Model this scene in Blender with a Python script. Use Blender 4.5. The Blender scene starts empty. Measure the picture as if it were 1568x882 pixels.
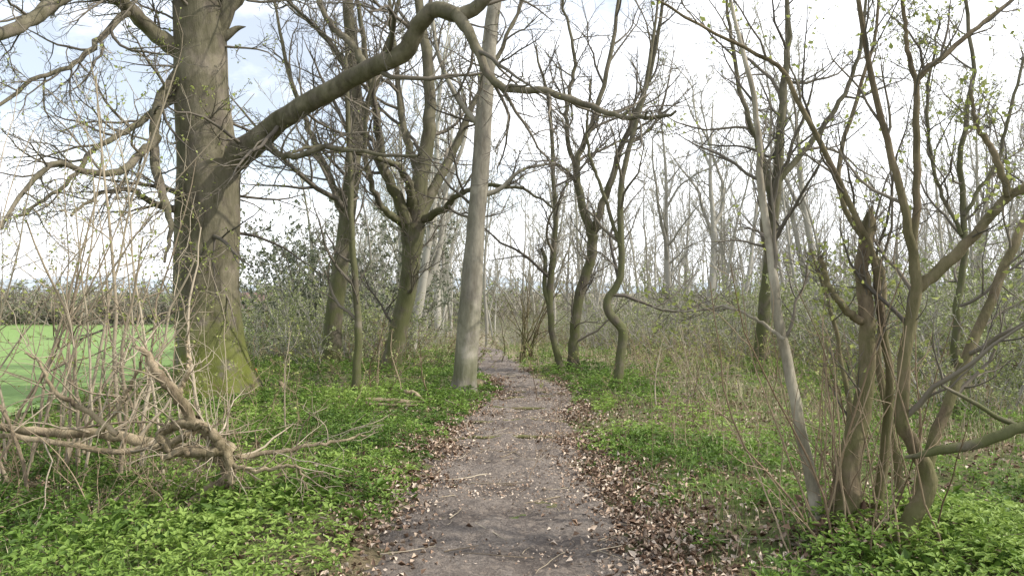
import bpy, math, numpy as np
from mathutils import Vector
rng = np.random.default_rng(7)
U = rng.uniform
sc = bpy.context.scene
CAMH = 1.6
F = 1207.0
# ---------------------------------------------------------------- survey helper
# bearings measured from the viewpoint + a real distance in metres -> world position
def S(a, b, d):
    return ((a - 784) / F * d, d, CAMH - (b - 445) / F * d)

# ---------------------------------------------------------------- terrain
def vnoise(x, y, s=1.0, seed=0):
    r = np.random.default_rng(100 + seed)
    tab = r.random((128, 128))
    x = np.asarray(x) * s + 1000.3; y = np.asarray(y) * s + 1000.7
    xi = np.floor(x).astype(int); yi = np.floor(y).astype(int)
    fx = x - xi; fy = y - yi
    fx = fx * fx * (3 - 2 * fx); fy = fy * fy * (3 - 2 * fy)
    a = tab[xi % 128, yi % 128]; b = tab[(xi + 1) % 128, yi % 128]
    c = tab[xi % 128, (yi + 1) % 128]; d = tab[(xi + 1) % 128, (yi + 1) % 128]
    return (a * (1 - fx) + b * fx) * (1 - fy) + (c * (1 - fx) + d * fx) * fy - 0.5

def pcx(y):
    return np.interp(y, [-20, 4.4, 7, 9.5, 11, 12.3, 13.5, 15.4, 19, 30, 50, 80], [0.0, 0.0, -0.05, 0.05, .24, 0.4, .26, -0.14, -0.6, -1.0, -3.2, -9])
def phw(y):
    return np.interp(y, [0, 4.4, 7, 10, 12.5, 15, 30], [.86, .82, .7, .6, .5, .45, .45])

def H(x, y):
    x = np.asarray(x, float); y = np.asarray(y, float)
    t = np.clip((y - 13) / 45, 0, 1)
    base = -2.0 * (t * t * (3 - 2 * t))
    m = 1 / (1 + np.exp(-np.clip((x + 5.6) * 4, -40, 40)))
    near = np.clip(1.5 - np.abs(y) / 80, 0.1, 1)
    pd = np.abs(x - pcx(y)) - phw(y)
    pm = np.clip(pd / 0.5, 0, 1)
    b = (0.14 * vnoise(x, y, .45, 1) + 0.07 * vnoise(x, y, 1.3, 2) + 0.035 * vnoise(x, y, 4, 3)) * (0.15 + .85 * pm)
    bank = 0.05 * pm
    right = 0.35 * np.clip((x - 6) / 14, 0, 1)
    return base + (b + bank) * m * near + right * near

# ---------------------------------------------------------------- mesh builder
class MB:
    def __init__(s):
        s.v = []; s.f = []; s.m = []; s.r = []; s.n = 0
    def add(s, v, f, mat=0, rnd=None):
        v = np.asarray(v, float).reshape(-1, 3); f = np.asarray(f, int).reshape(-1, 4)
        s.v.append(v); s.f.append(f + s.n); s.m.append(np.full(len(f), mat))
        s.r.append(np.zeros(len(v)) if rnd is None else rnd)
        s.n += len(v)
    def build(s, name, mats, parent=None, smooth=True, link=True):
        v = np.concatenate(s.v); f = np.concatenate(s.f); m = np.concatenate(s.m); r = np.concatenate(s.r)
        me = bpy.data.meshes.new(name)
        me.vertices.add(len(v)); me.vertices.foreach_set('co', v.astype(np.float32).ravel())
        me.loops.add(len(f) * 4); me.loops.foreach_set('vertex_index', f.astype(np.int32).ravel())
        me.polygons.add(len(f))
        me.polygons.foreach_set('loop_start', (np.arange(len(f)) * 4).astype(np.int32))
        me.polygons.foreach_set('material_index', m.astype(np.int32))
        me.polygons.foreach_set('use_smooth', np.full(len(f), smooth))
        for x in mats: me.materials.append(x)
        at = me.attributes.new('rnd', 'FLOAT', 'POINT'); at.data.foreach_set('value', r.astype(np.float32))
        me.update(); me.validate()
        if not link: return me
        ob = bpy.data.objects.new(name, me); sc.collection.objects.link(ob)
        if parent: ob.parent = parent
        return ob

def norm(a): return a / np.maximum(np.linalg.norm(a, axis=-1, keepdims=True), 1e-9)

def tubes(mb, P, R, n, mat=0, lump=0.0, flare=None):
    P = np.asarray(P, float); R = np.asarray(R, float)
    B, m, _ = P.shape
    T = norm(np.gradient(P, axis=1))
    mean = np.abs(T.mean(1)); ref = np.zeros((B, 3)); ref[np.arange(B), mean.argmin(1)] = 1
    Uv = norm(np.cross(T, ref[:, None, :])); V = np.cross(T, Uv)
    th = np.arange(n) * 2 * math.pi / n
    rr = np.repeat(R[:, :, None], n, 2)
    if lump > 0:
        for k in range(B):
            L = np.r_[0, np.cumsum(np.linalg.norm(np.diff(P[k], axis=0), axis=1))]
            A, Tt = np.meshgrid(L, th, indexing='ij')
            q = 0
            for fr, am in ((1.2, 1), (3.1, .5), (7, .25)):
                ph = U(0, 6, 4)
                q = q + am * np.sin(A * fr + ph[0] + 1.2 * np.sin(Tt + ph[1])) * np.cos(Tt * (2 if fr < 3 else 3) + ph[2] + A * .8)
            rr[k] *= 1 + lump * q
            if flare is not None: rr[k] *= flare(A, Tt)
    v = P[:, :, None, :] + rr[..., None] * (np.cos(th)[None, None, :, None] * Uv[:, :, None, :] + np.sin(th)[None, None, :, None] * V[:, :, None, :])
    i = np.arange(m - 1)[:, None]; j = np.arange(n)[None, :]; j2 = (j + 1) % n
    f = np.stack([i * n + j, i * n + j2, (i + 1) * n + j2, (i + 1) * n + j], -1).reshape(-1, 4)
    f = (f[None] + (np.arange(B) * m * n)[:, None, None]).reshape(-1, 4)
    mb.add(v.reshape(-1, 3), f, mat, np.repeat(U(0, 1, B), m * n))

def spline(pts, n, jit=0.0):
    p = np.asarray(pts, float); p = np.vstack([2 * p[0] - p[1], p, 2 * p[-1] - p[-2]])
    k = len(p) - 3; t = np.linspace(0, k - 1e-6, n); i = t.astype(int); u = (t - i)[:, None]
    a, b, c, d = p[i], p[i + 1], p[i + 2], p[i + 3]
    o = .5 * ((2 * b) + (c - a) * u + (2 * a - 5 * b + 4 * c - d) * u ** 2 + (3 * b - a - 3 * c + d) * u ** 3)
    if jit > 0:
        j = rng.normal(0, jit, o.shape); j[0] = 0; o = o + j
    return o

def limb(pts, w, n=26, jit=0.0, depth=None, dd=0.0):
    """pts: (a,b) survey bearings or (a,b,d);  w: apparent widths -> metres."""
    q = []; rad = []
    ww = np.interp(np.linspace(0, 1, len(pts)), np.linspace(0, 1, len(w)), w)
    for k, p in enumerate(pts):
        d = p[2] if len(p) > 2 else depth + dd * k / (len(pts) - 1)
        q.append(S(p[0], p[1], d)); rad.append(ww[k] / 2 / F * d)
    P = spline(q, n, jit)
    R = np.interp(np.linspace(0, 1, n), np.linspace(0, 1, len(rad)), rad)
    return P, R

def grow(P, R, K, Lr, ang, n=6, up=0.0, wan=0.15, t0=0.2, rmin=.004, rfac=.6, Lmax=9, Lmin=.1, tdec=.5, zmin=None):
    B, m, _ = P.shape
    ln = np.linalg.norm(np.diff(P, axis=1), axis=2).sum(1)
    bi = np.repeat(np.arange(B), K); N = B * K
    t = t0 + (1 - t0) * (np.tile(np.arange(K), B) + U(0, 1, N)) / K
    t = np.clip(t, 0, .995)
    f = t * (m - 1); i = f.astype(int); u = (f - i)[:, None]
    pos = P[bi, i] * (1 - u) + P[bi, i + 1] * u
    T = norm(P[bi, i + 1] - P[bi, i])
    rad = R[bi, i] * (1 - u[:, 0]) + R[bi, i + 1] * u[:, 0]
    q = rng.normal(0, 1, (N, 3)); q = norm(q - (q * T).sum(1, keepdims=True) * T)
    a = rng.normal(ang, ang * .3, N)[:, None]
    D = np.cos(a) * T + np.sin(a) * q
    L = np.clip(ln[bi] * Lr, Lmin, Lmax) * (1 - tdec * (t - t0) / (1 - t0 + 1e-6)) * U(.45, 1.25, N)
    C = np.zeros((N, n, 3)); C[:, 0] = pos
    for k in range(1, n):
        D = norm(D + rng.normal(0, wan, (N, 3)) + np.array([0, 0, up]))
        C[:, k] = C[:, k - 1] + D * (L / (n - 1))[:, None]
    r0 = np.clip(np.minimum(rad * rfac, L * .018), rmin, None)
    tt = np.linspace(0, 1, n)
    CR = r0[:, None] * (1 - tt) ** .8 + rmin * .5 * tt + 0.0
    if zmin is not None:
        keep = C[:, -1, 2] > zmin; C = C[keep]; CR = CR[keep]
    return C, CR

def leaves(mb, pos, size, mat, flat=0.6, dirs=None, rnd=None, fold=.2, wid=.33):
    N = len(pos)
    nrm = norm(rng.normal(0, 1, (N, 3)) * (1 - flat) + np.array([0, 0, 1]) * flat)
    d = rng.normal(0, 1, (N, 3)) if dirs is None else dirs
    if dirs is None: d = norm(d - (d * nrm).sum(1, keepdims=True) * nrm); s = norm(np.cross(nrm, d))
    else:
        d = norm(d); s = norm(np.cross(d, nrm)); nrm = np.cross(s, d)
    L = np.broadcast_to(size, (N,))[:, None] * U(.7, 1.3, (N, 1))
    b = pos; tp = pos + d * L - nrm * L * U(0, .25, (N, 1)); m = pos + d * L * .5 - nrm * L * fold * .3
    l = pos + d * L * .42 + s * L * wid + nrm * L * fold * .5; r = pos + d * L * .42 - s * L * wid + nrm * L * fold * .5
    v = np.stack([b, m, tp, l, r], 1)
    f = np.array([[0, 4, 2, 1], [0, 1, 2, 3]])
    f = (f[None] + (np.arange(N) * 5)[:, None, None])
    if rnd is None: rnd = U(0, 1, N)
    mb.add(v, f, mat, np.repeat(rnd, 5))

def on_twigs(P, count, tmin=.3):
    B, m, _ = P.shape
    b = rng.integers(0, B, count); f = U(tmin, .99, count) * (m - 1); i = f.astype(int); u = (f - i)[:, None]
    return P[b, i] * (1 - u) + P[b, i + 1] * u

def empty(name):
    e = bpy.data.objects.new(name, None); sc.collection.objects.link(e); return e

# ---------------------------------------------------------------- materials
def mat(name, build, rough=.9, spec=.2):
    m = bpy.data.materials.new(name); m.use_nodes = True
    nt = m.node_tree; b = nt.nodes['Principled BSDF']
    b.inputs['Roughness'].default_value = rough
    b.inputs['Specular IOR Level'].default_value = spec
    build(nt, b); return m
def N(nt, t, **k):
    n = nt.nodes.new(t)
    for a, v in k.items():
        if a in n.inputs: n.inputs[a].default_value = v
        else: setattr(n, a, v)
    return n
def ramp(nt, fac, stops):
    r = nt.nodes.new('ShaderNodeValToRGB'); e = r.color_ramp.elements
    while len(e) < len(stops): e.new(.5)
    for k, (p, c) in enumerate(stops):
        e[k].position = p; e[k].color = (*c, 1)
    nt.links.new(fac, r.inputs[0]); return r.outputs[0]
def coords(nt, scale=(1, 1, 1)):
    tc = N(nt, 'ShaderNodeTexCoord'); mp = N(nt, 'ShaderNodeMapping'); mp.inputs['Scale'].default_value = scale
    nt.links.new(tc.outputs['Object'], mp.inputs[0]); return mp.outputs[0]
def noise(nt, vec, s, det=6, rough=.6):
    n = N(nt, 'ShaderNodeTexNoise', Scale=s, Detail=det, Roughness=rough); nt.links.new(vec, n.inputs['Vector']); return n.outputs['Fac']
def mix(nt, f, a, b):
    m = N(nt, 'ShaderNodeMix', data_type='RGBA')
    if isinstance(f, float): m.inputs[0].default_value = f
    else: nt.links.new(f, m.inputs[0])
    for q, s in ((a, 6), (b, 7)):
        if isinstance(q, tuple): m.inputs[s].default_value = (*q, 1)
        else: nt.links.new(q, m.inputs[s])
    return m.outputs[2]
def bump(nt, b, h, st, dist):
    n = N(nt, 'ShaderNodeBump', Strength=st, Distance=dist); nt.links.new(h, n.inputs['Height']); nt.links.new(n.outputs[0], b.inputs['Normal'])
def mrange(nt, v, a, b, c=0., d=1.):
    n = N(nt, 'ShaderNodeMapRange'); nt.links.new(v, n.inputs[0])
    for k, q in enumerate((a, b, c, d)): n.inputs[k + 1].default_value = q
    return n.outputs[0]
def math_(nt, op, a, b):
    n = N(nt, 'ShaderNodeMath', operation=op)
    for k, q in enumerate((a, b)):
        if isinstance(q, (int, float)): n.inputs[k].default_value = q
        else: nt.links.new(q, n.inputs[k])
    return n.outputs[0]

def bark(name, dark, light, moss=(.1, .12, .03), mossamt=.35, mosstop=2.0, st=.5, sc_=6, mlow=.12):
    def bd(nt, b):
        v = coords(nt, (1, 1, .28)); v1 = coords(nt)
        a = noise(nt, v, sc_, 7, .7)
        c = ramp(nt, a, [(.32, dark), (.5, tuple((x + y) / 2 for x, y in zip(dark, light))), (.66, light)])
        lich = mrange(nt, noise(nt, v1, 2.3, 4), .52, .66)
        c = mix(nt, math_(nt, 'MULTIPLY', lich, .55), c, tuple(min(1, x * 1.5) for x in light))
        if mossamt > 0:
            sx = N(nt, 'ShaderNodeSeparateXYZ'); nt.links.new(v1, sx.inputs[0])
            hz = mrange(nt, sx.outputs[2], 0.0, mosstop, 1., mlow)
            mm = mrange(nt, noise(nt, v1, 3.1, 6, .65), .38, .52)
            c = mix(nt, math_(nt, 'MINIMUM', math_(nt, 'MULTIPLY', math_(nt, 'MULTIPLY', mm, hz), mossamt * 2), .9), c, moss)
        nt.links.new(c, b.inputs['Base Color'])
        bump(nt, b, a, st, .03)
    return mat(name, bd)
def plainbark(name, dark, light, s=3):
    def bd(nt, b):
        at = N(nt, 'ShaderNodeAttribute', attribute_name='rnd')
        nt.links.new(ramp(nt, at.outputs['Fac'], [(0, dark), (1, light)]), b.inputs['Base Color'])
    return mat(name, bd)

M_beech = bark('beech_bark', (.06, .05, .038), (.18, .155, .12), moss=(.12, .14, .025), mossamt=.6, mosstop=1.7, st=.9, mlow=.13)
M_grey = bark('grey_bark', (.12, .105, .085), (.3, .275, .225), mossamt=.25, mosstop=2, st=.6, sc_=8)
M_moss = bark('mossy_bark', (.06, .05, .036), (.16, .14, .105), moss=(.1, .11, .04), mossamt=.45, mosstop=5, st=.6, sc_=9, mlow=.25)
M_hazel = bark('hazel_bark', (.075, .055, .036), (.22, .175, .115), mossamt=.3, mosstop=3, st=.6, sc_=14)
M_pale = plainbark('pale_stem_bark', (.18, .14, .095), (.42, .36, .27))
M_brown = plainbark('bramble_bark', (.15, .105, .065), (.36, .28, .19))
M_twig = plainbark('twig_bark', (.08, .07, .058), (.19, .165, .13))
M_far_haze = plainbark('distant_bark_hazed', (.24, .225, .19), (.4, .38, .325))  # bark paled so aerial haze and glow sit in the base colour
M_hedge = plainbark('hedge_bark', (.22, .2, .165), (.32, .295, .24))
M_pale2 = bark('smooth_pale_bark', (.17, .145, .11), (.4, .36, .29), mossamt=.15, st=.4, sc_=12)
M_dead = bark('dead_wood', (.08, .055, .035), (.4, .32, .22), mossamt=.12, st=.9, sc_=12)

def leafmat(name, stops, trans=.25, rough=.55, spec=.35):
    def bd(nt, b):
        at = N(nt, 'ShaderNodeAttribute', attribute_name='rnd')
        c2 = ramp(nt, at.outputs['Fac'], stops)
        nt.links.new(c2, b.inputs['Base Color'])
        if trans > 0:
            tr = N(nt, 'ShaderNodeBsdfTranslucent'); nt.links.new(c2, tr.inputs[0])
            ms = N(nt, 'ShaderNodeMixShader'); ms.inputs[0].default_value = trans
            out = nt.nodes['Material Output']
            nt.links.new(b.outputs[0], ms.inputs[1]); nt.links.new(tr.outputs[0], ms.inputs[2]); nt.links.new(ms.outputs[0], out.inputs[0])
    return mat(name, bd, rough, spec)
M_herb = leafmat('herb_leaf', [(0, (.06, .115, .02)), (.5, (.145, .245, .04)), (1, (.27, .38, .085))], .35)
M_litter = leafmat('leaf_litter', [(0, (.11, .065, .04)), (.35, (.28, .185, .125)), (.7, (.44, .335, .25)), (1, (.6, .51, .42))], 0, .7)
M_grass = leafmat('grass_blade', [(0, (.08, .15, .025)), (.5, (.2, .3, .07)), (.6, (.36, .31, .18)), (1, (.54, .47, .32))], .2)
M_bud = leafmat('bud_leaf', [(0, (.22, .26, .06)), (1, (.46, .5, .16))], .45)
M_bush = leafmat('bush_leaf', [(0, (.2, .23, .09)), (1, (.38, .43, .17))], .2)
M_ever = leafmat('evergreen_leaf', [(0, (.085, .105, .06)), (1, (.19, .215, .125))], 0)

def gd(nt, b):
    v = coords(nt)
    a = noise(nt, v, 9, 8, .75); l = noise(nt, v, .7, 5); f = noise(nt, v, 45, 5, .7)
    soil = ramp(nt, f, [(.3, (.05, .036, .024)), (.5, (.17, .12, .08)), (.7, (.34, .26, .18))])
    grn = ramp(nt, a, [(.3, (.05, .075, .018)), (.6, (.13, .18, .05)), (.8, (.2, .25, .08))])
    c = mix(nt, mrange(nt, l, .36, .6), soil, grn)
    sx = N(nt, 'ShaderNodeSeparateXYZ'); nt.links.new(v, sx.inputs[0])
    tan = ramp(nt, a, [(.3, (.17, .15, .1)), (.55, (.29, .25, .17)), (.75, (.22, .25, .11))])
    c = mix(nt, mrange(nt, sx.outputs[1], 11, 20), c, tan)
    nt.links.new(c, b.inputs['Base Color']); bump(nt, b, f, .8, .04)
M_ground = mat('woodland_floor', gd)
def pdm(nt, b):
    v = coords(nt)
    f = noise(nt, v, 60, 6, .75); l = noise(nt, v, 1.7, 6, .65); g = noise(nt, v, 14, 6, .7)
    c = ramp(nt, f, [(.3, (.12, .097, .08)), (.5, (.26, .22, .19)), (.66, (.42, .365, .32)), (.8, (.56, .49, .43))])
    c = mix(nt, mrange(nt, l, .44, .6, 0., .68), c, (.125, .1, .085))
    c = mix(nt, mrange(nt, g, .55, .75, 0., .5), c, (.4, .34, .285))
    vo = N(nt, 'ShaderNodeTexVoronoi', Scale=38.0); nt.links.new(v, vo.inputs['Vector'])
    vs = N(nt, 'ShaderNodeSeparateColor'); nt.links.new(vo.outputs['Color'], vs.inputs[0])
    c = mix(nt, math_(nt, 'MULTIPLY', mrange(nt, vs.outputs[0], .72, .76), .4), c, (.46, .38, .31))
    nt.links.new(c, b.inputs['Base Color']); bump(nt, b, math_(nt, 'ADD', f, g), 1, .05)
M_path = mat('trodden_mud', pdm, .75)
def fd(nt, b):
    v = coords(nt); a = noise(nt, v, 3, 6, .7); l = noise(nt, v, .06, 4)
    c = ramp(nt, a, [(.3, (.14, .23, .06)), (.7, (.22, .33, .11))]); c = mix(nt, mrange(nt, l, .4, .6, 0., .5), c, (.21, .29, .11))
    nt.links.new(c, b.inputs['Base Color']); bump(nt, b, a, .6, .1)
M_field = mat('crop_green', fd)
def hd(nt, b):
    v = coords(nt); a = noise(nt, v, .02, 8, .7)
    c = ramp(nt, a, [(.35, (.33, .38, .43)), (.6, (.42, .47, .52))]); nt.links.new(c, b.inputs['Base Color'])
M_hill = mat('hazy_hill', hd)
def flat(name, c, r=.7):
    def bd(nt, b):
        v = coords(nt); a = noise(nt, v, 5, 5)
        nt.links.new(ramp(nt, a, [(.3, tuple(x * .75 for x in c)), (.7, c)]), b.inputs['Base Color'])
    return mat(name, bd, r)
M_red = flat('red_plastic', (.5, .04, .03), .5); M_brick = flat('barn_brick', (.3, .16, .11)); M_roof = flat('roof_tiles', (.2, .13, .11))

# ---------------------------------------------------------------- ground
def axis(lim, near, step, g):
    a = [0.]; s = step
    while a[-1] < lim:
        a.append(a[-1] + s)
        if a[-1] > near: s *= g
    return np.array(a)
xp = axis(1500, 9, .07, 1.12); xs = np.r_[-xp[::-1], xp[1:]]
yp = axis(1600, 20, .08, 1.06); ys = np.r_[-axis(30, .5, .3, 1.4)[::-1][:-1], yp]
X, Y = np.meshgrid(xs, ys, indexing='ij'); Z = H(X, Y)
def gridfaces(nx, ny):
    i = np.arange(nx - 1)[:, None]; j = np.arange(ny - 1)[None]
    return np.stack([i * ny + j, (i + 1) * ny + j, (i + 1) * ny + j + 1, i * ny + j + 1], -1).reshape(-1, 4)
mb = MB(); mb.add(np.stack([X, Y, Z], -1), gridfaces(*X.shape)); mb.build('ground', [M_ground])
k = np.searchsorted(xs, -6.3)
mb = MB(); j0 = np.searchsorted(ys, -10)
mb.add(np.stack([X[:k, j0:], Y[:k, j0:], Z[:k, j0:] + .03], -1), gridfaces(k, X.shape[1] - j0)); mb.build('green_field', [M_field])
# path
py = np.r_[np.arange(1.5, 14, .03), np.arange(14, 75, .15)]; pt = np.linspace(-1, 1, 61)
PY, PT = np.meshgrid(py, pt, indexing='ij')
edge = .2 * vnoise(PY, PT * 0 + np.sign(PT) * 5, 1.1, 9) + .14 * vnoise(PY, np.sign(PT) * 5, 4, 10)
PX = pcx(PY) + PT * (phw(PY) + .12 + edge * np.abs(PT))
PZ = H(PX, PY) + .03 - .06 * PT ** 6 + .035 * vnoise(PX, PY, 3.5, 4) + .05 * vnoise(PX, PY, 9, 5) + .022 * vnoise(PX, PY, 24, 6)
mb = MB(); mb.add(np.stack([PX, PY, PZ], -1), gridfaces(*PX.shape)); mb.build('footpath', [M_path])

# hills
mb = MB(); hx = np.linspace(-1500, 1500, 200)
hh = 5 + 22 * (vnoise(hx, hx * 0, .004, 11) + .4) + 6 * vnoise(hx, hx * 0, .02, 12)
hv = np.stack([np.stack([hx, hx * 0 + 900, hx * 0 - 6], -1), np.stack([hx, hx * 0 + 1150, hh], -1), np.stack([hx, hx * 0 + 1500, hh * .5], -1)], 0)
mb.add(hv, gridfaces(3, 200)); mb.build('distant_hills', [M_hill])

# ---------------------------------------------------------------- hero trees
def stack(ls):
    return np.stack([l[0] for l in ls]), np.stack([l[1] for l in ls])

def root(l, nb=14):
    """sink stem foot to the real ground"""
    P, R = l
    z = float(H(P[0, 0], P[0, 1])) - .12
    w = np.clip(1 - np.arange(len(P)) / nb, 0, 1) ** 1
    P = P.copy(); P[:, 2] += (z - P[0, 2]) * w
    return P, R

def twiggery(mb, P, R, m=1, K=(8, 6, 5), Lr=(.4, .5, .5), up=(.06, .05, .03), ang=(.9, .8, .7), t0=.35, rmin=.004, wan=.16, Lmax=4, zmin=.3, Lmin=.3):
    C1, R1 = grow(P, R, K[0], Lr[0], ang[0], 9, up[0], wan, t0, rmin * 1.4, .55, Lmax, Lmin, zmin=zmin)
    tubes(mb, C1, R1, 5, m)
    C2, R2 = grow(C1, R1, K[1], Lr[1], ang[1], 7, up[1], wan, .15, rmin, .6, Lmax * .6, .15, zmin=zmin)
    tubes(mb, C2, R2, 4, m)
    out = C2
    if len(K) > 2:
        C3, R3 = grow(C2, R2, K[2], Lr[2], ang[2], 5, up[2], wan, .15, rmin * .8, .7, 1.0, .1, zmin=zmin)
        tubes(mb, C3, R3, 3, m); out = C3
    return C1, C2, out

# --- big beech
mb = MB()
def fl(A, T):
    e = np.exp(-A / .5)
    return 1 + e * (.38 + .32 * np.cos(5 * T + .6) + .18 * np.cos(3 * T + 2)) + .05 * np.exp(-A / 3) * np.cos(4 * T)
tr = root(limb([(330, 606), (322, 540), (315, 440), (318, 330), (318, 250), (308, 150), (306, 60), (303, -60), (300, -260), (310, -500)], [100, 96, 94, 95, 90, 80, 76, 74, 62, 40], 60, depth=12), 6)
tubes(mb, tr[0][None], tr[1][None], 40, 0, .022, fl)
bl = [limb([(325, 285, 12), (350, 245, 12), (385, 222, 11.8), (430, 182, 11.4), (500, 142, 11), (560, 108, 10.7), (620, 78, 10.4), (640, 38, 10.2), (668, 14, 10), (705, 22, 9.8), (740, 0, 9.7), (775, -50, 9.5), (800, -120, 9.3)], [74, 50, 38, 31, 30, 28, 28, 26, 24, 22, 20, 16, 10], 46, .01),
      limb([(700, 20, 9.8), (725, 60, 9.6), (748, 112, 9.5), (775, 136, 9.4), (830, 140, 9.2), (900, 160, 9), (950, 178, 8.8), (1000, 180, 8.6), (1040, 172, 8.4)], [22, 16, 13, 11, 11, 10, 8, 7, 4], 34, .01),
      limb([(285, 85, 12), (240, 55, 11.7), (200, 15, 11.4), (160, -10, 11), (100, -30, 10.6), (20, -80, 10)], [34, 24, 22, 20, 16, 10], 26, .01),
      limb([(300, -60, 12), (200, -50, 11), (100, -10, 10), (60, 22, 9.6), (0, 52, 9.2), (-80, 70, 9)], [36, 26, 22, 20, 18, 12], 26, .01),
      limb([(285, 95, 12), (248, 150, 11.6), (236, 200, 11.4), (238, 255, 11.2), (252, 305, 11), (262, 350, 10.8), (250, 400, 10.6)], [22, 17, 15, 14, 12, 8, 4], 26, .012),
      limb([(240, 210, 11.4), (215, 235, 11), (180, 265, 10.6), (130, 262, 10.2), (85, 250, 9.8), (30, 300, 9.4), (0, 350, 9)], [15, 12, 11, 9, 8, 7, 4], 26, .012),
      limb([(285, 130, 12), (210, 190, 11.4), (150, 225, 11), (90, 290, 10.4), (30, 330, 10)], [14, 10, 8, 6, 4], 26, .015),
      limb([(285, 320, 12), (240, 315, 11.5), (200, 290, 11), (150, 300, 10.6), (110, 330, 10.2)], [14, 10, 8, 6, 4], 26, .015),
      limb([(325, 68, 12), (345, 56, 12), (362, 44, 12), (376, 41, 12)], [20, 14, 9, 1], 10),
      limb([(318, 90, 12), (345, 20, 12), (400, -60, 12), (470, -150, 12), (560, -280, 12)], [34, 26, 22, 18, 12], 26, .01),
      limb([(400, 210, 11.6), (420, 232, 11.4), (450, 240, 11), (500, 225, 10.8), (560, 235, 10.5), (640, 240, 10)], [14, 10, 9, 8, 6, 4], 26, .012),
      limb([(200, 10, 11.4), (150, 60, 10.8), (110, 100, 10.4), (40, 130, 10), (-40, 190, 9.6)], [12, 9, 7, 6, 4], 26, .015),
      limb([(560, 108, 10.7), (540, 70, 10.9), (500, 30, 11.1), (480, -40, 11.2)], [14, 11, 9, 5], 26, .01)]
for l in bl: tubes(mb, l[0][None], l[1][None], 14, 0, .03)
bl = [(spline(l[0][::max(1, len(l[0]) // 12)], 26), np.interp(np.linspace(0, 1, 26), np.linspace(0, 1, len(l[1])), l[1])) for l in bl if len(l[0]) > 12]
P, R = stack(bl)
_, c2, c3 = twiggery(mb, P, R, 1, (14, 8, 5), (.42, .5, .5), (-.02, .01, .03), Lmax=2.8, t0=.12, wan=.2, rmin=.0038)
P2, R2 = tr[0][None], tr[1][None]
_, d2, d3 = twiggery(mb, P2, R2 * .25, 1, (44, 6, 5), (.2, .5, .5), (-.05, .0, .02), (1.3, .7, .7), Lmax=2.0, t0=.12, wan=.14, rmin=.003, zmin=.6)
leaves(mb, on_twigs(d3, 5000), .03, 2, .2)
leaves(mb, on_twigs(c3, 1500), .025, 2, .2)
mb.build('beech_tree', [M_beech, M_twig, M_bud])

def hero(name, limbs, barkm, K=(8, 6, 5), Lr=(.4, .5, .5), up=(.08, .06, .04), Lmax=3, t0=.3, trunk_n=1, rmin=.0045, buds=0, sides=14, zmin=1.0, budm=None, flr=.2, th=.9):
    mb = MB()
    def f(A, T): return 1 + np.exp(-A / .3) * (flr + .15 * np.cos(4 * T + 1))
    ls = []
    for i, l in enumerate(limbs):
        if i < trunk_n: l = root(l)
        l = (l[0], l[1] * th)
        tubes(mb, l[0][None], l[1][None], sides, 0, .04, f if i < trunk_n else None); ls.append(l)
    P, R = stack(ls)
    _, _, c = twiggery(mb, P, R, 1, K, Lr, up, Lmax=Lmax, t0=t0, rmin=rmin, zmin=zmin, wan=.19)
    if buds: leaves(mb, on_twigs(c, buds), .03, 2, .2)
    return mb.build(name, [barkm, M_twig, budm or M_bud])

hero('ash_tree', [limb([(708, 600), (712, 560), (722, 430), (728, 350), (736, 250), (744, 120), (758, 0), (770, -140), (775, -350)], [44, 34, 34, 28, 26, 24, 20, 16, 8], depth=12.5, jit=.006),
                  limb([(735, 300), (765, 290), (800, 260), (850, 250)], [10, 7, 5, 3], depth=12.5),
                  limb([(740, 200), (700, 150), (670, 80), (660, 0)], [10, 8, 6, 4], depth=12.5)], M_grey, (9, 6, 4), (.18, .5, .5), Lmax=1.8, t0=.35, th=1)
hero('beech_tree', [limb([(590, 582), (606, 525), (625, 440), (631, 385), (632, 345)], [34, 30, 30, 34, 44], depth=14.3, jit=.006),
    limb([(632, 365), (612, 310), (590, 260), (575, 180), (560, 80), (540, -40)], [26, 20, 16, 13, 10, 5], depth=14.3, dd=-1, jit=.015),
    limb([(634, 360), (645, 270), (657, 200), (655, 100), (640, -20), (640, -160)], [32, 26, 22, 18, 14, 8], depth=14.3, dd=.5, jit=.015),
    limb([(634, 350), (665, 290), (690, 240), (715, 180), (760, 90), (800, 0)], [24, 18, 14, 11, 8, 4], depth=14.3, dd=1, jit=.015),
    limb([(630, 330), (625, 280), (600, 250), (550, 235), (480, 225), (430, 245)], [20, 14, 10, 8, 6, 3], depth=14.3, dd=-2, jit=.015),
    limb([(628, 350), (600, 330), (575, 300), (560, 240), (565, 150), (600, 50)], [18, 13, 10, 8, 6, 3], depth=14.3, dd=-1.5, jit=.015),
    limb([(640, 340), (680, 320), (700, 300), (740, 285), (800, 290), (850, 320)], [16, 12, 9, 7, 5, 3], depth=14.3, dd=-1.5, jit=.015),
    limb([(645, 270), (620, 210), (610, 130), (600, 40), (590, -60)], [16, 12, 9, 7, 4], depth=14.6, dd=1, jit=.015)],
    M_moss, (11, 7, 6), (.5, .5, .5), Lmax=2.6, t0=.25, buds=600)
hero('ivy_clad_tree', [limb([(500, 578), (512, 480), (525, 380), (538, 280), (545, 180), (538, 60), (525, -60), (520, -200)], [36, 30, 28, 28, 26, 20, 16, 8], depth=15.5, jit=.012),
    limb([(530, 330), (500, 260), (470, 190), (440, 100), (420, 0)], [14, 11, 9, 7, 4], depth=15.5, jit=.012),
    limb([(545, 200), (575, 130), (600, 50), (620, -50)], [14, 11, 9, 5], depth=15.5, jit=.012),
    limb([(540, 120), (500, 60), (450, 10), (400, -60)], [12, 9, 7, 4], depth=15.5, jit=.012)], M_moss, (12, 7, 5), (.4, .5, .5), Lmax=3, t0=.3)
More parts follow.
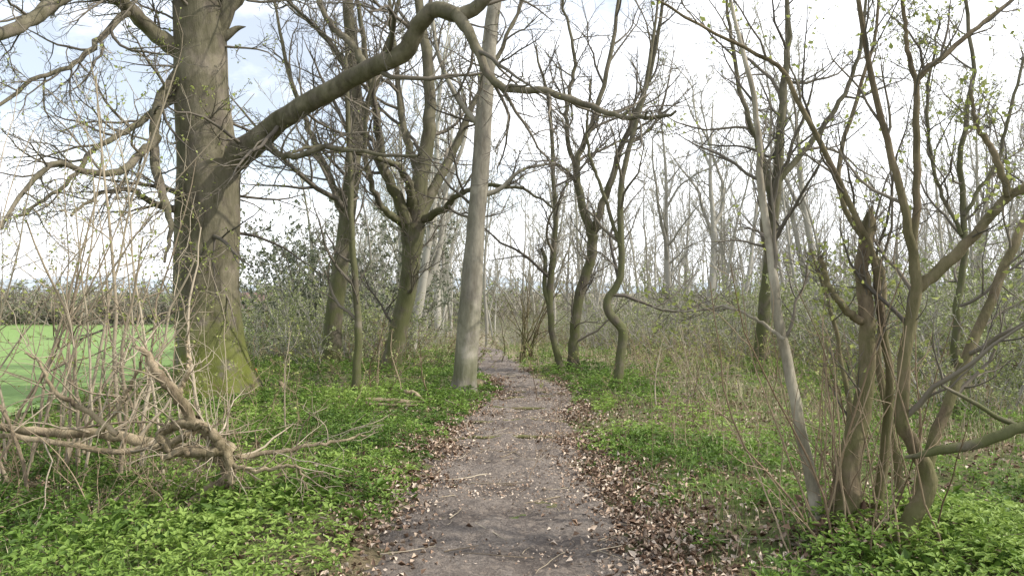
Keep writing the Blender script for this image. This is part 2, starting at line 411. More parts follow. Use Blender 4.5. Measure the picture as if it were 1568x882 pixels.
hero('young_ash_tree', [limb([(545, 607), (549, 500), (541, 390), (536, 280), (531, 150), (528, 60)], [15, 13, 11, 10, 8, 4], depth=11.9, jit=.01)], M_moss, (20, 5, 4), (.25, .5, .5), Lmax=1.8, t0=.2)
hero('maple_tree', [limb([(878, 570), (878, 520), (888, 450), (906, 390), (907, 355)], [22, 17, 17, 17, 18], depth=15.5, jit=.01),
    limb([(905, 360), (888, 300), (884, 250), (905, 190), (935, 90), (950, -20)], [16, 14, 11, 9, 8, 5], depth=15.5, dd=.6, jit=.015),
    limb([(908, 358), (928, 300), (955, 220), (990, 130), (1012, 30), (1020, -60)], [14, 12, 10, 8, 6, 4], depth=15.5, dd=-.5, jit=.015),
    limb([(886, 270), (870, 220), (868, 160), (880, 90), (860, 0)], [9, 8, 7, 6, 4], depth=15.5, jit=.015)], M_moss, (13, 7, 5), (.5, .5, .5), Lmax=2.8, t0=.2, buds=300)
hero('maple_tree', [limb([(862, 571), (852, 530), (842, 480), (844, 420), (850, 340), (846, 250), (840, 160), (820, 70)], [16, 11, 11, 11, 8, 7, 6, 3], depth=15.2, jit=.012),
    limb([(842, 470), (834, 440), (835, 400), (829, 380)], [10, 8, 7, 6], depth=15.2)], M_moss, (11, 6, 4), (.35, .5, .5), Lmax=2.4, t0=.4)
hero('crooked_tree', [limb([(943, 598), (949, 545), (953, 502), (934, 480), (930, 460), (944, 438), (952, 405), (950, 300), (965, 220), (985, 150), (1000, 60), (1010, -20)], [18, 14, 17, 15, 13, 12, 11, 9, 8, 6, 3], 40, depth=12.6, jit=.005),
    limb([(951, 380), (925, 300), (900, 220), (905, 120)], [7, 6, 5, 3], 40, depth=12.6, jit=.01)], M_moss, (12, 6, 4), (.35, .5, .5), Lmax=2.2, t0=.4)
hero('oak_tree', [limb([(1160, 575), (1172, 450), (1185, 340), (1192, 250), (1200, 140), (1208, 60), (1200, -60)], [22, 20, 18, 16, 13, 10, 5], depth=15, jit=.012),
    limb([(1185, 330), (1170, 250), (1140, 160), (1120, 60), (1110, -40)], [12, 10, 8, 6, 4], depth=15, jit=.012),
    limb([(1190, 280), (1240, 220), (1290, 150), (1320, 60), (1330, -40)], [12, 10, 8, 6, 4], depth=15, jit=.012)], M_moss, (12, 7, 5), (.45, .5, .5), Lmax=3, t0=.2, buds=900)
hero('field_maple_tree', [limb([(1468, 590), (1462, 470), (1478, 360), (1470, 240), (1490, 120), (1480, 0), (1490, -100)], [15, 12, 10, 9, 7, 6, 4], depth=11, jit=.012),
    limb([(1472, 360), (1430, 260), (1420, 150), (1440, 30)], [7, 6, 5, 3], depth=11, jit=.012),
    limb([(1476, 330), (1530, 240), (1560, 120), (1600, 20)], [7, 6, 5, 3], depth=11, jit=.012)], M_moss, (12, 6, 5), (.4, .5, .5), Lmax=2.2, t0=.15, buds=3000)

# --- right foreground hazel
mb = MB(); D = 4.65
def rl(p, w, d=D, dd=0., r=False, n=30, j=.004):
    l = limb(p, w, n, j, d, dd)
    return root(l, 10) if r else l
hz = [(rl([(1262, 862), (1248, 770), (1225, 650), (1205, 560), (1188, 450), (1178, 370), (1165, 280), (1160, 200), (1150, 120), (1128, 40), (1105, -70)], [22, 19, 17, 16, 14, 12, 11, 9, 8, 6, 4], 4.7, .3, True), 3),
      (rl([(1288, 860), (1300, 710), (1322, 610), (1328, 490), (1320, 410), (1332, 338)], [48, 34, 26, 22, 21, 20], 4.6, 0, True), 0),
      (rl([(1345, 868), (1385, 805), (1420, 738), (1402, 690), (1380, 640), (1386, 540), (1402, 440), (1388, 330), (1362, 230), (1332, 100), (1308, -40)], [34, 28, 26, 22, 20, 18, 17, 12, 10, 8, 6], 4.5, -.2, True, 44), 0),
      (rl([(1402, 445), (1450, 402), (1500, 352), (1545, 300), (1620, 262), (1700, 200)], [17, 18, 14, 14, 12, 8], 4.4, -.3), 0),
      (rl([(1318, 865), (1345, 760), (1362, 600), (1350, 490), (1335, 390), (1290, 290), (1232, 175), (1190, 102), (1110, 58), (1010, 2), (930, -60)], [20, 16, 13, 12, 10, 9, 8, 7, 5, 4, 3], 4.7, -.3, True, 44), 0),
      (rl([(1365, 855), (1400, 770), (1442, 640), (1500, 500), (1555, 370), (1620, 240), (1680, 100)], [26, 20, 17, 15, 13, 11, 7], 4.8, .3, True), 0),
      (rl([(1398, 420), (1404, 270), (1406, 130), (1440, 92), (1500, 40), (1570, -15)], [12, 11, 9, 9, 7, 6], 4.5), 0),
      (rl([(1328, 495), (1298, 478), (1266, 430), (1258, 392)], [14, 12, 9, 6], 4.6, -.1), 0),
      (rl([(1200, 520), (1160, 490), (1110, 470), (1050, 478), (1000, 470)], [6, 5, 4, 3, 2], 4.7, .4), 3),
      (rl([(1407, 130), (1390, 80), (1385, 20), (1370, -60)], [9, 7, 6, 4], 4.5), 0),
      (rl([(1545, 300), (1520, 230), (1495, 190), (1487, 135)], [11, 9, 7, 5], 4.2), 0),
      (rl([(1275, 868), (1285, 760), (1300, 640), (1290, 560), (1270, 470), (1240, 380)], [16, 12, 9, 7, 6, 4], 4.9, .3, True), 0),
      (rl([(1378, 860), (1372, 700), (1345, 560), (1352, 420), (1300, 330), (1285, 260), (1310, 160), (1340, 60), (1350, -40)], [14, 12, 10, 9, 8, 7, 6, 5, 4], 4.9, .3, True), 0)]
for l, m in hz: tubes(mb, l[0][None], l[1][None], 16, m, .06)
# jagged broken top
e = hz[1][0][0][-1]; a = U(0, 6.28, 9)
spk = np.stack([np.stack([e + np.array([np.cos(t) * .026, np.sin(t) * .026, -.06]), e + np.array([np.cos(t) * .022, np.sin(t) * .022, U(.0, .03)]), e + np.array([np.cos(t) * .017, np.sin(t) * .017, U(.03, .12)])]) for t in a])
tubes(mb, spk, np.tile([.016, .012, .001], (9, 1)), 5, 0)
P, R = stack([(spline(l[0][::3], 26), np.interp(np.linspace(0, 1, 26), np.linspace(0, 1, len(l[1])), l[1])) for l, m in hz])
_, c2, c3 = twiggery(mb, P, R, 1, (8, 6, 4), (.28, .5, .5), (.1, .06, .04), (.7, .7, .7), Lmax=1.1, t0=.35, rmin=.0016, zmin=.8, Lmin=.15)
leaves(mb, on_twigs(c3, 1000, .5), .035, 2, .2)
ns = 46; st = np.stack([1.95 + rng.normal(0, .22, ns), 4.65 + rng.normal(0, .2, ns)], -1)
C = np.zeros((ns, 10, 3)); C[:, 0, :2] = st; C[:, 0, 2] = H(st[:, 0], st[:, 1]) - .03
Dv = norm(np.stack([rng.normal(-.1, .28, ns), rng.normal(-.05, .2, ns), np.ones(ns)], -1)); L = U(.5, 2.1, ns)
for q in range(1, 10):
    Dv = norm(Dv + rng.normal(0, .1, (ns, 3)) + [0, 0, .05]); C[:, q] = C[:, q - 1] + Dv * (L / 9)[:, None]
tubes(mb, C, (.003 + L * .0025)[:, None] * np.linspace(1, .3, 10)[None], 6, 4)
Ct, Rt = grow(C, (.004 + L * .002)[:, None] * np.linspace(1, .3, 10)[None], 5, .3, .7, 6, .05, .15, .3, .0016); tubes(mb, Ct, Rt, 4, 4)
# dead leaves lodged at the base
pp = np.stack([1.95 + rng.normal(0, .14, 260), 4.6 + rng.normal(0, .14, 260), np.zeros(260)], -1); pp[:, 2] = H(pp[:, 0], pp[:, 1]) + np.abs(rng.normal(0, .12, 260))
leaves(mb, pp, .055, 5, .2, fold=.6)
mb.build('hazel_tree', [M_hazel, M_twig, M_bud, M_pale2, M_brown, M_litter])

mb = MB(); l = limb([(1385, 700), (1440, 690), (1500, 678), (1560, 655), (1640, 640)], [5, 14, 16, 17, 17], 26, .003, 4.3, -.3)
tubes(mb, l[0][None], l[1][None], 12, 0, .06)
tubes(mb, *[q[None] for q in limb([(1568, 655), (1530, 640), (1480, 610), (1440, 590)], [9, 8, 6, 4], 12, .003, 4.2)], 8, 0)
mb.build('leaning_dead_branch', [M_moss])

# --- left fallen branch
mb = MB(); D = 5.9
def ll(p, w, d=D, dd=0., n=30, j=.007): return limb(p, w, n, j, d, dd)
fb = [ll([(-80, 648), (0, 655), (80, 662), (150, 664), (220, 676), (290, 690), (352, 698)], [14, 12, 15, 15, 18, 22, 26]),
      ll([(-60, 660), (60, 672), (160, 690), (230, 685), (290, 665), (300, 640)], [7, 8, 9, 11, 14, 12], 5.8),
      ll([(352, 692), (330, 672), (300, 650), (262, 655), (245, 670), (262, 690)], [24, 20, 18, 14, 13, 10], 5.5),
      ll([(340, 690), (350, 720), (345, 760), (330, 790)], [26, 22, 18, 14], 5.7),
      ll([(355, 735), (330, 745), (300, 765), (280, 790)], [20, 16, 12, 10], 5.6),
      ll([(300, 655), (275, 610), (245, 575), (222, 540), (205, 528)], [16, 18, 17, 12, 3], 5.5),
      ll([(275, 600), (290, 560), (286, 520)], [7, 5, 3], 5.6),
      ll([(250, 700), (290, 690), (330, 690), (345, 690)], [9, 15, 17, 12], 5.4),
      ll([(300, 650), (320, 660), (345, 690), (358, 740)], [6, 14, 16, 8], 5.4),
      ll([(345, 700), (400, 695), (460, 685), (520, 675), (560, 665)], [8, 7, 6, 4, 3], 5.5, .3),
      ll([(350, 710), (400, 720), (450, 712), (465, 735), (472, 760)], [7, 6, 5, 4, 2], 5.4),
      ll([(180, 665), (120, 620), (85, 600), (65, 560), (40, 540)], [10, 8, 7, 5, 3], 5.6),
      ll([(150, 665), (185, 620), (215, 560), (225, 520)], [8, 7, 5, 3], 5.6)]
for l in fb: tubes(mb, l[0][None], l[1][None], 14, 0, .13)
P, R = stack(fb)
C1, R1 = grow(P, R, 10, .7, .9, 9, .01, .18, .1, .003, .35, 1.4, .4, zmin=.02); tubes(mb, C1, R1, 5, 1)
C2, R2 = grow(C1, R1, 4, .5, .8, 6, .0, .2, .2, .0022, .6, .7, .1, zmin=.02); tubes(mb, C2, R2, 4, 1)
mb.build('fallen_branch', [M_dead, M_pale])

def brush(name, n, cx, cy, sx, sy, Lr, rb, lean=.2, mat0=None, sub=(5, 3), lf=0, lm=None, rm=.002, wob=.12):
    mb = MB(); p = np.stack([rng.normal(cx, sx, n), rng.normal(cy, sy, n)], -1)
    C = np.zeros((n, 13, 3)); C[:, 0, :2] = p; C[:, 0, 2] = H(p[:, 0], p[:, 1]) - .04
    Dv = norm(np.stack([rng.normal(0, lean, n), rng.normal(0, lean, n), np.ones(n)], -1)); L = U(Lr[0], Lr[1], n)
    for q in range(1, 13):
        Dv = norm(Dv + rng.normal(0, wob, (n, 3)) + [0, 0, .03]); C[:, q] = C[:, q - 1] + Dv * (L / 12)[:, None]
    R = (rb * U(.5, 1.3, n))[:, None] * np.linspace(1, .3, 13)[None]
    tubes(mb, C, R, 7, 0)
    C1, R1 = grow(C, R, sub[0], .35, .8, 7, .06, .18, .25, rm, .6); tubes(mb, C1, R1, 4, 0)
    C2, R2 = grow(C1, R1, sub[1], .5, .8, 5, .04, .2, .2, rm * .85, .7); tubes(mb, C2, R2, 3, 0)
    if lf: leaves(mb, on_twigs(C2, lf), .03, 1, .2)
    return mb.build(name, [mat0 or M_pale, lm or M_bud])
brush('elder_sapling_clump', 22, -3.6, 6.4, .45, .4, (1.8, 3.9), .016, .12, sub=(7, 4), lf=900, wob=.09)
brush('elder_sapling_clump', 9, -2.75, 7.2, .3, .4, (.8, 2.0), .008, .3, lf=300)
brush('elder_sapling_clump', 14, -4.8, 7.8, .5, .5, (1.8, 3.9), .015, .14, sub=(6, 4), lf=500, wob=.09)
brush('bramble_thicket', 60, -3.3, 5.7, .8, .5, (.4, 1.2), .004, .7, M_brown, sub=(4, 2))
brush('bramble_thicket', 40, -3.6, 9.5, .8, 1.0, (.4, 1.0), .004, .7, M_brown, sub=(4, 2), rm=.0025, lf=300)
brush('hazel_coppice', 16, .36, 18.3, .2, .2, (1.3, 3.2), .017, .25, M_hazel, rm=.004)
brush('bramble_thicket', 30, 2.3, 7.6, .9, .8, (.4, 1.0), .004, .6, M_brown, sub=(4, 2), rm=.0018)
brush('bramble_thicket', 60, 4.8, 8.6, 1.6, 1.8, (.5, 1.4), .004, .6, M_pale, sub=(4, 2), lf=1500)
brush('bramble_thicket', 110, 5.6, 13, 2.2, 1.6, (.5, 1.3), .006, .6, M_brown, sub=(5, 3), rm=.003, lf=4000)
brush('hawthorn_sapling', 10, 2.4, 10.2, .4, .4, (.8, 1.6), .008, .3, M_pale, lf=200)
brush('hawthorn_sapling', 7, -2.0, 11.8, .3, .3, (.8, 1.6), .008, .5, M_brown, lf=100)

# ---------------------------------------------------------------- background woodland (instanced)
def far_tree(h, r0, spread, K, fork=0, rmin=.009, asc=.1):
    mb = MB(); n = 26
    base = [np.array([0, 0, -.3])]; d = np.array([rng.normal(0, .05), rng.normal(0, .05), 1.])
    for q in range(9):
        d = d + rng.normal(0, .07, 3) * [1, 1, 0]; base.append(base[-1] + d / np.linalg.norm(d) * h / 9)
    P = spline(base, n)[None]; R = (r0 * np.linspace(1, .12, n))[None]
    if fork:
        F1, FR = grow(P, R, fork, spread, .5, n, .05, .1, .2, .02, .75, 99, 1, .3)
        P = np.concatenate([P, F1]); R = np.concatenate([R, FR])
    tubes(mb, P, R, 7, 0)
    C1, R1 = grow(P, R, K[0], .3, .75, 8, asc, .16, .25, rmin * 1.3, .5, 4, .4); tubes(mb, C1, R1, 4, 0)
    C2, R2 = grow(C1, R1, K[1], .5, .7, 6, .07, .18, .2, rmin, .6, 2, .2); tubes(mb, C2, R2, 3, 0)
    C3 = C2
    if K[2]: C3, R3 = grow(C2, R2, K[2], .5, .7, 4, .05, .18, .2, rmin * .8, .7, 1, .2); tubes(mb, C3, R3, 3, 0)
    return mb, C3
vs = []
for q in range(6):
    m_, c = far_tree(U(9, 13), U(.055, .1), .3, (17, 6, 2)); leaves(m_, on_twigs(c, 120), .05, 1, .2); vs.append(m_.build('slender_tree_mesh', [M_far_haze, M_bud], link=False))
bs = []
for q in range(4):
    m_, c = far_tree(U(10, 13), U(.15, .22), .6, (11, 6, 3), 4); leaves(m_, on_twigs(c, 400), .05, 1, .2); bs.append(m_.build('spreading_tree_mesh', [M_far_haze, M_bud], link=False))
vf = []
for q in range(5):
    m_, _ = far_tree(U(11, 15), U(.09, .15), .6, (12, 6, 0), q % 3, rmin=.018); vf.append(m_.build('far_tree_mesh', [M_far_haze], link=False))
def bush(n, rad, h, lf, lm, lsz=.05, K=(6, 5), rm=.005, rb=.016, bm=None):
    mb = MB(); p = rng.normal(0, rad, (n, 2)); C = np.zeros((n, 9, 3)); C[:, 0, :2] = p; C[:, 0, 2] = -.2
    Dv = norm(np.c_[p * .5 + rng.normal(0, .2, (n, 2)), np.ones(n)]); L = U(.5, 1, n) * h
    for q in range(1, 9):
        Dv = norm(Dv + rng.normal(0, .1, (n, 3)) + [0, 0, .02]); C[:, q] = C[:, q - 1] + Dv * (L / 8)[:, None]
    R = rb * np.linspace(1, .3, 9)[None] * np.ones((n, 1)); tubes(mb, C, R, 5, 0)
    C1, R1 = grow(C, R, K[0], .4, .8, 6, .03, .17, .15, rm, .6); tubes(mb, C1, R1, 3, 0)
    C2, R2 = grow(C1, R1, K[1], .5, .8, 5, .0, .2, .15, rm * .9, .7); tubes(mb, C2, R2, 3, 0)
    if lf: leaves(mb, on_twigs(C2, lf, .1), lsz, 1, .3)
    return mb.build('bush_mesh', [bm or M_far_haze, lm], link=False)
bg = [bush(24, .8, 3.4, 4200, M_bush, .055), bush(22, .8, 2.8, 3400, M_bush, .055), bush(30, .8, 3.2, 900, M_bush, .05)]
br = [bush(45, .9, 1.3, 1500, M_bush, .045, (5, 3), .005, .008, M_brown), bush(40, .9, 1.0, 1100, M_bush, .045, (5, 3), .005, .008, M_brown)]
hb = [bush(20, 1.0, 3.4, 500, M_ever, .14, (6, 5), .02, .04, M_hedge), bush(20, 1.0, 3.0, 300, M_bush, .14, (6, 5), .02, .04, M_hedge)]
ev = [bush(30, .7, 4.4, 11000, M_ever, .055), bush(28, .65, 4.0, 10000, M_ever, .055)]
def inst(parent, me, x, y, s, i=0):
    o = bpy.data.objects.new(me.name.replace('_mesh', ''), me); sc.collection.objects.link(o); o.parent = parent
    o.location = (x, y, float(H(x, y))); o.rotation_euler = (0, 0, U(0, 6.28)); o.scale = (s * U(.85, 1.15), s * U(.85, 1.15), s)
wood = empty('distant_woodland')
def pick(a): return a[rng.integers(len(a))]
cnt = 0
while cnt < 105:
    y = 18 + 32 * U() ** .8; x = U(2.5, .72 * y + 4)
    if y < 24 and x < 5: continue
    inst(wood, pick(vs) if U() < .93 else pick(bs), x, y, U(.6, 1.0)); cnt += 1
cnt = 0
while cnt < 190:
    y = U(45, 110); x = U(-.24 * y, .72 * y + 6)
    if abs(x - pcx(y)) < 1.2 and y < 70: continue
    inst(wood, pick(vf), x, y, U(.7, 1.0)); cnt += 1
for (x, y, s) in [(-2.7, 20.5, .8), (-3.8, 25, .9), (-2.9, 31, .9), (-4.4, 37, 1.), (-3.8, 45, 1.), (-6, 55, 1.1), (1.8, 32, .7), (2.0, 40, .8)]:
    inst(wood, pick(bs), x, y, s)
for q in range(14): inst(wood, pick(vs), U(-7, -2.6), U(22, 50), U(.6, .9))
under = empty('undergrowth_bushes')
cnt = 0
while cnt < 180:
    y = U(17, 75); x = U(-7, .72 * y + 3)
    if abs(x - pcx(y)) < 1.3 + (y > 30) * .3: continue
    if x < 0 and y < 20: continue
    if x > 0 and y < 19 and x < 6: continue
    inst(under, pick(bg), x, y, U(.45, 1.05) * (1 if x > 3 else .7)); cnt += 1
cnt = 0
while cnt < 100:
    y = U(14, 42); x = U(-6, .7 * y + 2)
    if abs(x - pcx(y)) < 1.7: continue
    if y < 15 and x < 2: continue
    inst(under, pick(br), x, y, U(.6, 1.1)); cnt += 1
for q in range(110):
    y = U(70, 115); inst(under, hb[1], U(-.2 * y, .75 * y), y, U(1.0, 2.0))
for (x, y, s) in [(6.5, 10.5, .8), (7.5, 12, .9), (6.2, 14.5, .8), (5.6, 9.6, .6), (9, 13, 1), (8, 9.5, .75), (7.6, 15.5, .9), (5.2, 17.5, .8), (8.6, 17, 1), (10.4, 15.5, 1), (6.9, 19, .9), (-3.4, 16.5, .8), (-4.2, 17.5, .9), (-5, 18.5, .8), (-2.9, 18, .6), (4.6, 16.5, .6), (-5.8, 19, .8), (-6.4, 22, .8), (-7, 25, .9), (-7.5, 29, .9), (-5.9, 16.5, .6), (-7.6, 34, 1), (-8, 40, 1), (-8.5, 47, 1)]:
    inst(under, bg[int(U(0, 2))], x, y, s)
hol = empty('holly_bush')
for (x, y, s) in [(-5.6, 21.5, 1.05), (-4.6, 22, 1.2), (-5.1, 23, 1.3), (-3.9, 23, .95)]: inst(hol, pick(ev), x, y, s)
hedge = empty('field_hedge')
for q in range(190):
    inst(hedge, pick(hb), -8 - q * .5, 88 + U(-4, 4), U(1.2, 1.75))
for q in range(24):
    inst(hedge, pick(vf), U(-100, -25), 95 + U(-3, 20), U(.35, .5))

# barn beyond the field
e = empty('farm_barn'); bxx, byy = -27, 80; z0 = float(H(bxx, byy))
mb = MB()
w, d_, h, r_ = 5, 3, 1.9, 3.3
v = [(-w, -d_, 0), (w, -d_, 0), (w, d_, 0), (-w, d_, 0), (-w, -d_, h), (w, -d_, h), (w, d_, h), (-w, d_, h)]
v = np.array(v) + [bxx, byy, z0]
mb.add(v, [[0, 1, 5, 4], [2, 3, 7, 6], [3, 0, 4, 7], [1, 2, 6, 5]])
for sx_ in (-w, w):
    g = np.array([(sx_, -d_, h), (sx_, d_, h), (sx_, .02, r_), (sx_, -.02, r_)]) + [bxx, byy, z0]; mb.add(g, [[0, 1, 2, 3]])
mb.build('walls', [M_brick], e, False)
mb = MB(); rv = np.array([(-w - .3, -d_ - .4, h - .1), (w + .3, -d_ - .4, h - .1), (w + .3, 0, r_ + .12), (-w - .3, 0, r_ + .12), (-w - .3, d_ + .4, h - .1), (w + .3, d_ + .4, h - .1)]) + [bxx, byy, z0]
mb.add(rv, [[0, 1, 2, 3], [3, 2, 5, 4]]); mb.build('roof', [M_roof], e, False)
mb = MB(); x0, y0, _ = S(390, 580, 13.4)
z0 = float(H(x0, y0)); tubes(mb, [[[x0, y0, z0 - .1], [x0, y0, z0 + .2], [x0, y0, z0 + .205], [x0, y0, z0 + .22]]], [[.045, .045, .04, .001]], 12, 0); mb.build('red_marker_post', [M_red])

# ---------------------------------------------------------------- ground cover
def region(n, y0, y1, pw=1.0):
    y = y0 + (y1 - y0) * U(0, 1, n) ** pw; x = U(-1, 1, n) * (.66 * y + 1.2); return x, y
def barepatch(x, y):   # where dead leaves / dry growth replace the green carpet
    p = .45 + 1.5 * vnoise(x, y, .55, 70) + .8 * vnoise(x, y, 2.0, 71)
    return np.clip(p, 0, 1) * np.where(x > 0, .95, .75)
mb = MB()
x, y = region(66000, 3.0, 28, 1.15)
pd = np.abs(x - pcx(y)) - phw(y)
dens = 1.02 - 1.0 * barepatch(x, y) + .7 * vnoise(x, y, 2.6, 41) - np.clip(.4 - pd, 0, 1) * 1.3 - np.clip((y - 18) / 10, 0, 1) * .6
dens -= ((x > 0) & (y > 6)) * np.clip((x - 2.2) / 2.5, 0, .3)
dens += .35 * (x > 1.6) * (y < 5.5)
k = (pd > .02) & (U(0, 1, len(x)) < dens) & (x > -6.2)
x, y = x[k], y[k]; n = len(x)
hgt = U(.04, .16, n) * (.7 + 1.1 * np.clip(vnoise(x, y, .9, 42) + .3, 0, 1)) * np.clip(.45 + (np.abs(x - pcx(y)) - phw(y)) * 1.3, .4, 1.2)
tone = np.clip(.5 + 1.2 * vnoise(x, y, 1.1, 43) + .5 * vnoise(x, y, 5, 44) + rng.normal(0, .14, n), 0, 1)
zb = H(x, y)
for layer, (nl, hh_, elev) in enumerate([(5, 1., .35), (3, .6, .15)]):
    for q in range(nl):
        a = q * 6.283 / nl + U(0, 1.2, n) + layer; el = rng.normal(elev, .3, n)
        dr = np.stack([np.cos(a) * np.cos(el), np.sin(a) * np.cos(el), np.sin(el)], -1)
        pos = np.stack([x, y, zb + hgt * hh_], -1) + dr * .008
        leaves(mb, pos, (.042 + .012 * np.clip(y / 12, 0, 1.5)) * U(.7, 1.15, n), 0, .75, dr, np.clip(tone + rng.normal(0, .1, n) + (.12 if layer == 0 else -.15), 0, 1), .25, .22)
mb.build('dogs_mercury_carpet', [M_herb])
mb = MB()
for (cx, cy, s, n) in [(-1.55, 5.6, .3, 60), (-1.9, 5.0, .3, 40), (2.6, 4.3, .35, 70), (3.1, 5.0, .5, 60), (-2.6, 4.6, .3, 30)]:
    x = rng.normal(cx, s, n); y = rng.normal(cy, s, n)
    for q in range(4):
        a = U(0, 6.28, n); el = rng.normal(.7, .25, n); dr = np.stack([np.cos(a) * np.cos(el), np.sin(a) * np.cos(el), np.sin(el)], -1)
        leaves(mb, np.stack([x, y, H(x, y) + U(.03, .12, n)], -1), .1, 0, .7, dr, U(.1, .55, n), .3, .22)
mb.build('wild_arum_plants', [M_herb])
def blades(mb, x, y, L, w, tone, lean=.5):
    n = len(x); a = U(0, 6.28, n); b = np.stack([x, y, H(x, y) - .01], -1); ln = U(0, lean, n)
    d = np.stack([np.cos(a), np.sin(a), np.zeros(n)], -1); s = np.stack([-np.sin(a), np.cos(a), np.zeros(n)], -1)
    w = np.broadcast_to(w, (n,))[:, None]
    up = np.array([0, 0, 1.]); L = L[:, None]; ln = ln[:, None]
    m = b + up * L * .55 + d * L * ln * .3; t = b + up * L * (1 - ln * .35) + d * L * ln
    v = np.stack([b - s * w, b + s * w, m + s * w * .8, m - s * w * .8, t + s * w * .15, t - s * w * .15], 1)
    f = np.array([[0, 1, 2, 3], [3, 2, 4, 5]])[None] + (np.arange(n) * 6)[:, None, None]
    mb.add(v, f, 0, np.repeat(tone, 6))
mb = MB(); x, y = region(100000, 3.2, 34, 1.1); pd = np.abs(x - pcx(y)) - phw(y)
dry = np.clip((x - 1.4) / 2, 0, 1) * np.clip((y - 5) / 3, 0, 1) + np.clip((y - 13) / 6, 0, 1)
k = (pd > .1) & (U(0, 1, len(x)) < .4 + 1.4 * vnoise(x, y, .9, 50) + .4 * dry) & (x > -6.4); x, y, dry, pd = x[k], y[k], dry[k], pd[k]; n = len(x)
tone = np.where(U(0, 1, n) < .18 + .45 * np.clip(dry, 0, 1) + .6 * vnoise(x, y, .7, 51), U(.6, 1, n), U(0, .55, n))
blades(mb, x, y, U(.08, .22, n) * (1 + .6 * np.clip(dry, 0, 1)) * np.clip(.5 + pd, .5, 1), .0018 + .00018 * y, tone, .8)
mb.build('grass_tufts', [M_grass], smooth=False)
mb = MB()
n = 26000; y = 2.8 + 14 * U(0, 1, n) ** 1.6; sd = np.where(U(0, 1, n) < .5, -1, 1)
x = pcx(y) + sd * (phw(y) + .0 + np.abs(rng.normal(0, .26, n)) * np.where(U(0, 1, n) < .25, -.7, 1))
k = U(0, 1, n) < .7 + 1.4 * vnoise(x, y, 1.6, 60) - np.clip((y - 6) / 12, 0, .45); x, y = x[k], y[k]
x2, y2 = region(56000, 2.9, 20, 1.2); k2 = (np.abs(x2 - pcx(y2)) > phw(y2)) & (U(0, 1, len(x2)) < .12 + .9 * barepatch(x2, y2)) & (x2 > -6)
x = np.r_[x, x2[k2]]; y = np.r_[y, y2[k2]]
leaves(mb, np.stack([x, y, H(x, y) + U(.015, .06, len(x))], -1), .042 * U(.6, 1.2, len(x)), 0, .55, fold=.7, wid=.3)
n = 15000; y = 2.8 + 10 * U(0, 1, n) ** 1.5; x = pcx(y) + U(-1, 1, n) * phw(y)
k = U(0, 1, n) < .6 + 1.6 * vnoise(x, y, 1.8, 63); x, y = x[k], y[k]; n = len(x)
leaves(mb, np.stack([x, y, H(x, y) + U(.03, .055, n)], -1), U(.008, .03, n), 0, .7, rnd=U(.3, 1, n), fold=.4)
mb.build('leaf_litter', [M_litter])
mb = MB(); n = 360; x, y = region(n, 3.2, 15, 1.2); a = U(0, 6.28, n); L = U(.1, .55, n)
x[:70] = U(-.6, .6, 70)
C = np.zeros((n, 6, 3)); C[:, 0] = np.stack([x, y, H(x, y) + .03], -1); Dv = np.stack([np.cos(a), np.sin(a), rng.normal(.03, .08, n)], -1)
for q in range(1, 6):
    Dv = norm(Dv + rng.normal(0, .15, (n, 3)) * [1, 1, .3]); C[:, q] = C[:, q - 1] + Dv * (L / 5)[:, None]
C[..., 2] = np.maximum(C[..., 2], H(C[..., 0], C[..., 1]) + .045)
tubes(mb, C, (U(.002, .006, n))[:, None] * np.linspace(1, .5, 6), 5, 0)
mb.build('fallen_sticks', [M_pale])
mb = MB()
for p, w, d in [([(560, 630), (600, 627), (650, 622)], [10, 12, 8], 10.6), ([(620, 600), (640, 605), (665, 625)], [8, 7, 5], 11), ([(715, 600), (735, 592), (740, 586)], [14, 16, 10], 13), ([(432, 625), (434, 600), (430, 585)], [9, 8, 6], 11.5), ([(560, 625), (590, 640), (640, 636)], [6, 5, 3], 10.3)]:
    l = limb(p, w, 12, .008, d); l[0][:, 2] = np.maximum(l[0][:, 2], H(l[0][:, 0], l[0][:, 1]) + .08); tubes(mb, l[0][None], l[1][None], 10, 0, .08)
mb.build('fallen_logs', [M_dead])
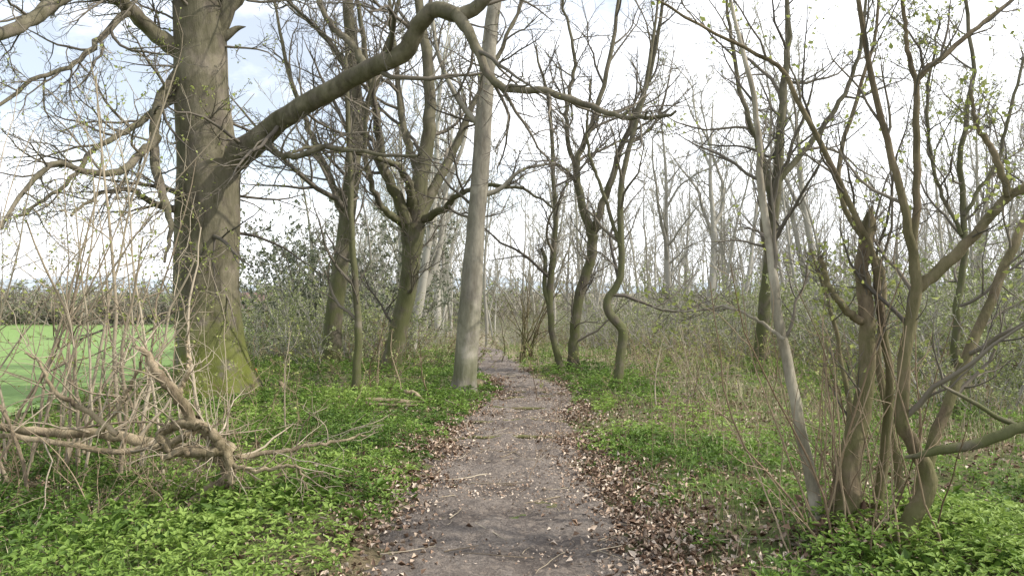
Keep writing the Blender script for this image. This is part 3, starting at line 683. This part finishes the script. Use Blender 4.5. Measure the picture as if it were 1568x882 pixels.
# surface roots crossing the path
mb = MB()
for (ya, yb, n_) in [(9.4, 9.7, 1), (10.6, 10.4, 1), (11.4, 11.8, 1), (12.2, 12.1, 1), (8.3, 8.5, 1)]:
    xx = np.linspace(-.75, .55, 16) + pcx(ya); yy = np.linspace(ya, yb, 16) + rng.normal(0, .03, 16)
    l = np.stack([xx, yy, H(xx, yy) + .035 + rng.normal(0, .006, 16) - .05 * np.abs(np.linspace(-1, 1, 16)) ** 4], -1); tubes(mb, l[None], np.full((1, 16), U(.013, .022)), 8, 0, .15)
mb.build('tree_roots', [M_hazel])

# ---------------------------------------------------------------- sky, sun, camera
SA, SE = math.radians(100), math.radians(42)   # azimuth clockwise from +Y
w = bpy.data.worlds.new('World'); sc.world = w; w.use_nodes = True; nt = w.node_tree
bgn = nt.nodes['Background']; bgn.inputs[1].default_value = .15
sky = nt.nodes.new('ShaderNodeTexSky'); sky.sky_type = 'NISHITA'; sky.sun_disc = False; sky.sun_elevation = SE; sky.sun_rotation = SA
tc = nt.nodes.new('ShaderNodeTexCoord'); mp = nt.nodes.new('ShaderNodeMapping'); mp.inputs['Scale'].default_value = (1, 1, 2.2)
nt.links.new(tc.outputs['Generated'], mp.inputs[0])
nz = noise(nt, mp.outputs[0], 3.2, 7, .6)
sx = nt.nodes.new('ShaderNodeSeparateXYZ'); nt.links.new(tc.outputs['Generated'], sx.inputs[0])
side = mrange(nt, sx.outputs[0], -.15, .3, -.06, .22)
low = mrange(nt, sx.outputs[2], 0., .16, .2, 0.)
s_ = math_(nt, 'ADD', math_(nt, 'ADD', nz, side), low)
fac = mrange(nt, s_, .42, .62, .34, 1.)
c = mix(nt, fac, sky.outputs[0], (11.6, 11.9, 12.4)); nt.links.new(c, bgn.inputs[0])
sl = bpy.data.lights.new('sun', 'SUN'); sl.energy = 5.0; sl.angle = math.radians(1.0); sl.color = (1, .94, .84)
so = bpy.data.objects.new('sun', sl); sc.collection.objects.link(so)
sv = Vector((math.sin(SA) * math.cos(SE), math.cos(SA) * math.cos(SE), math.sin(SE))); so.rotation_euler = sv.to_track_quat('Z', 'Y').to_euler()
cam = bpy.data.cameras.new('camera'); cam.sensor_width = 36; cam.lens = 36 * F / 1568; cam.clip_end = 4000
co = bpy.data.objects.new('camera', cam); sc.collection.objects.link(co); co.location = (0, 0, CAMH); co.rotation_euler = (math.radians(90 + .19), 0, 0)
sc.camera = co
sc.view_settings.view_transform = 'Standard'; sc.view_settings.look = 'None'; sc.view_settings.exposure = 0
print('verts', sum(len(m.vertices) for m in bpy.data.meshes))
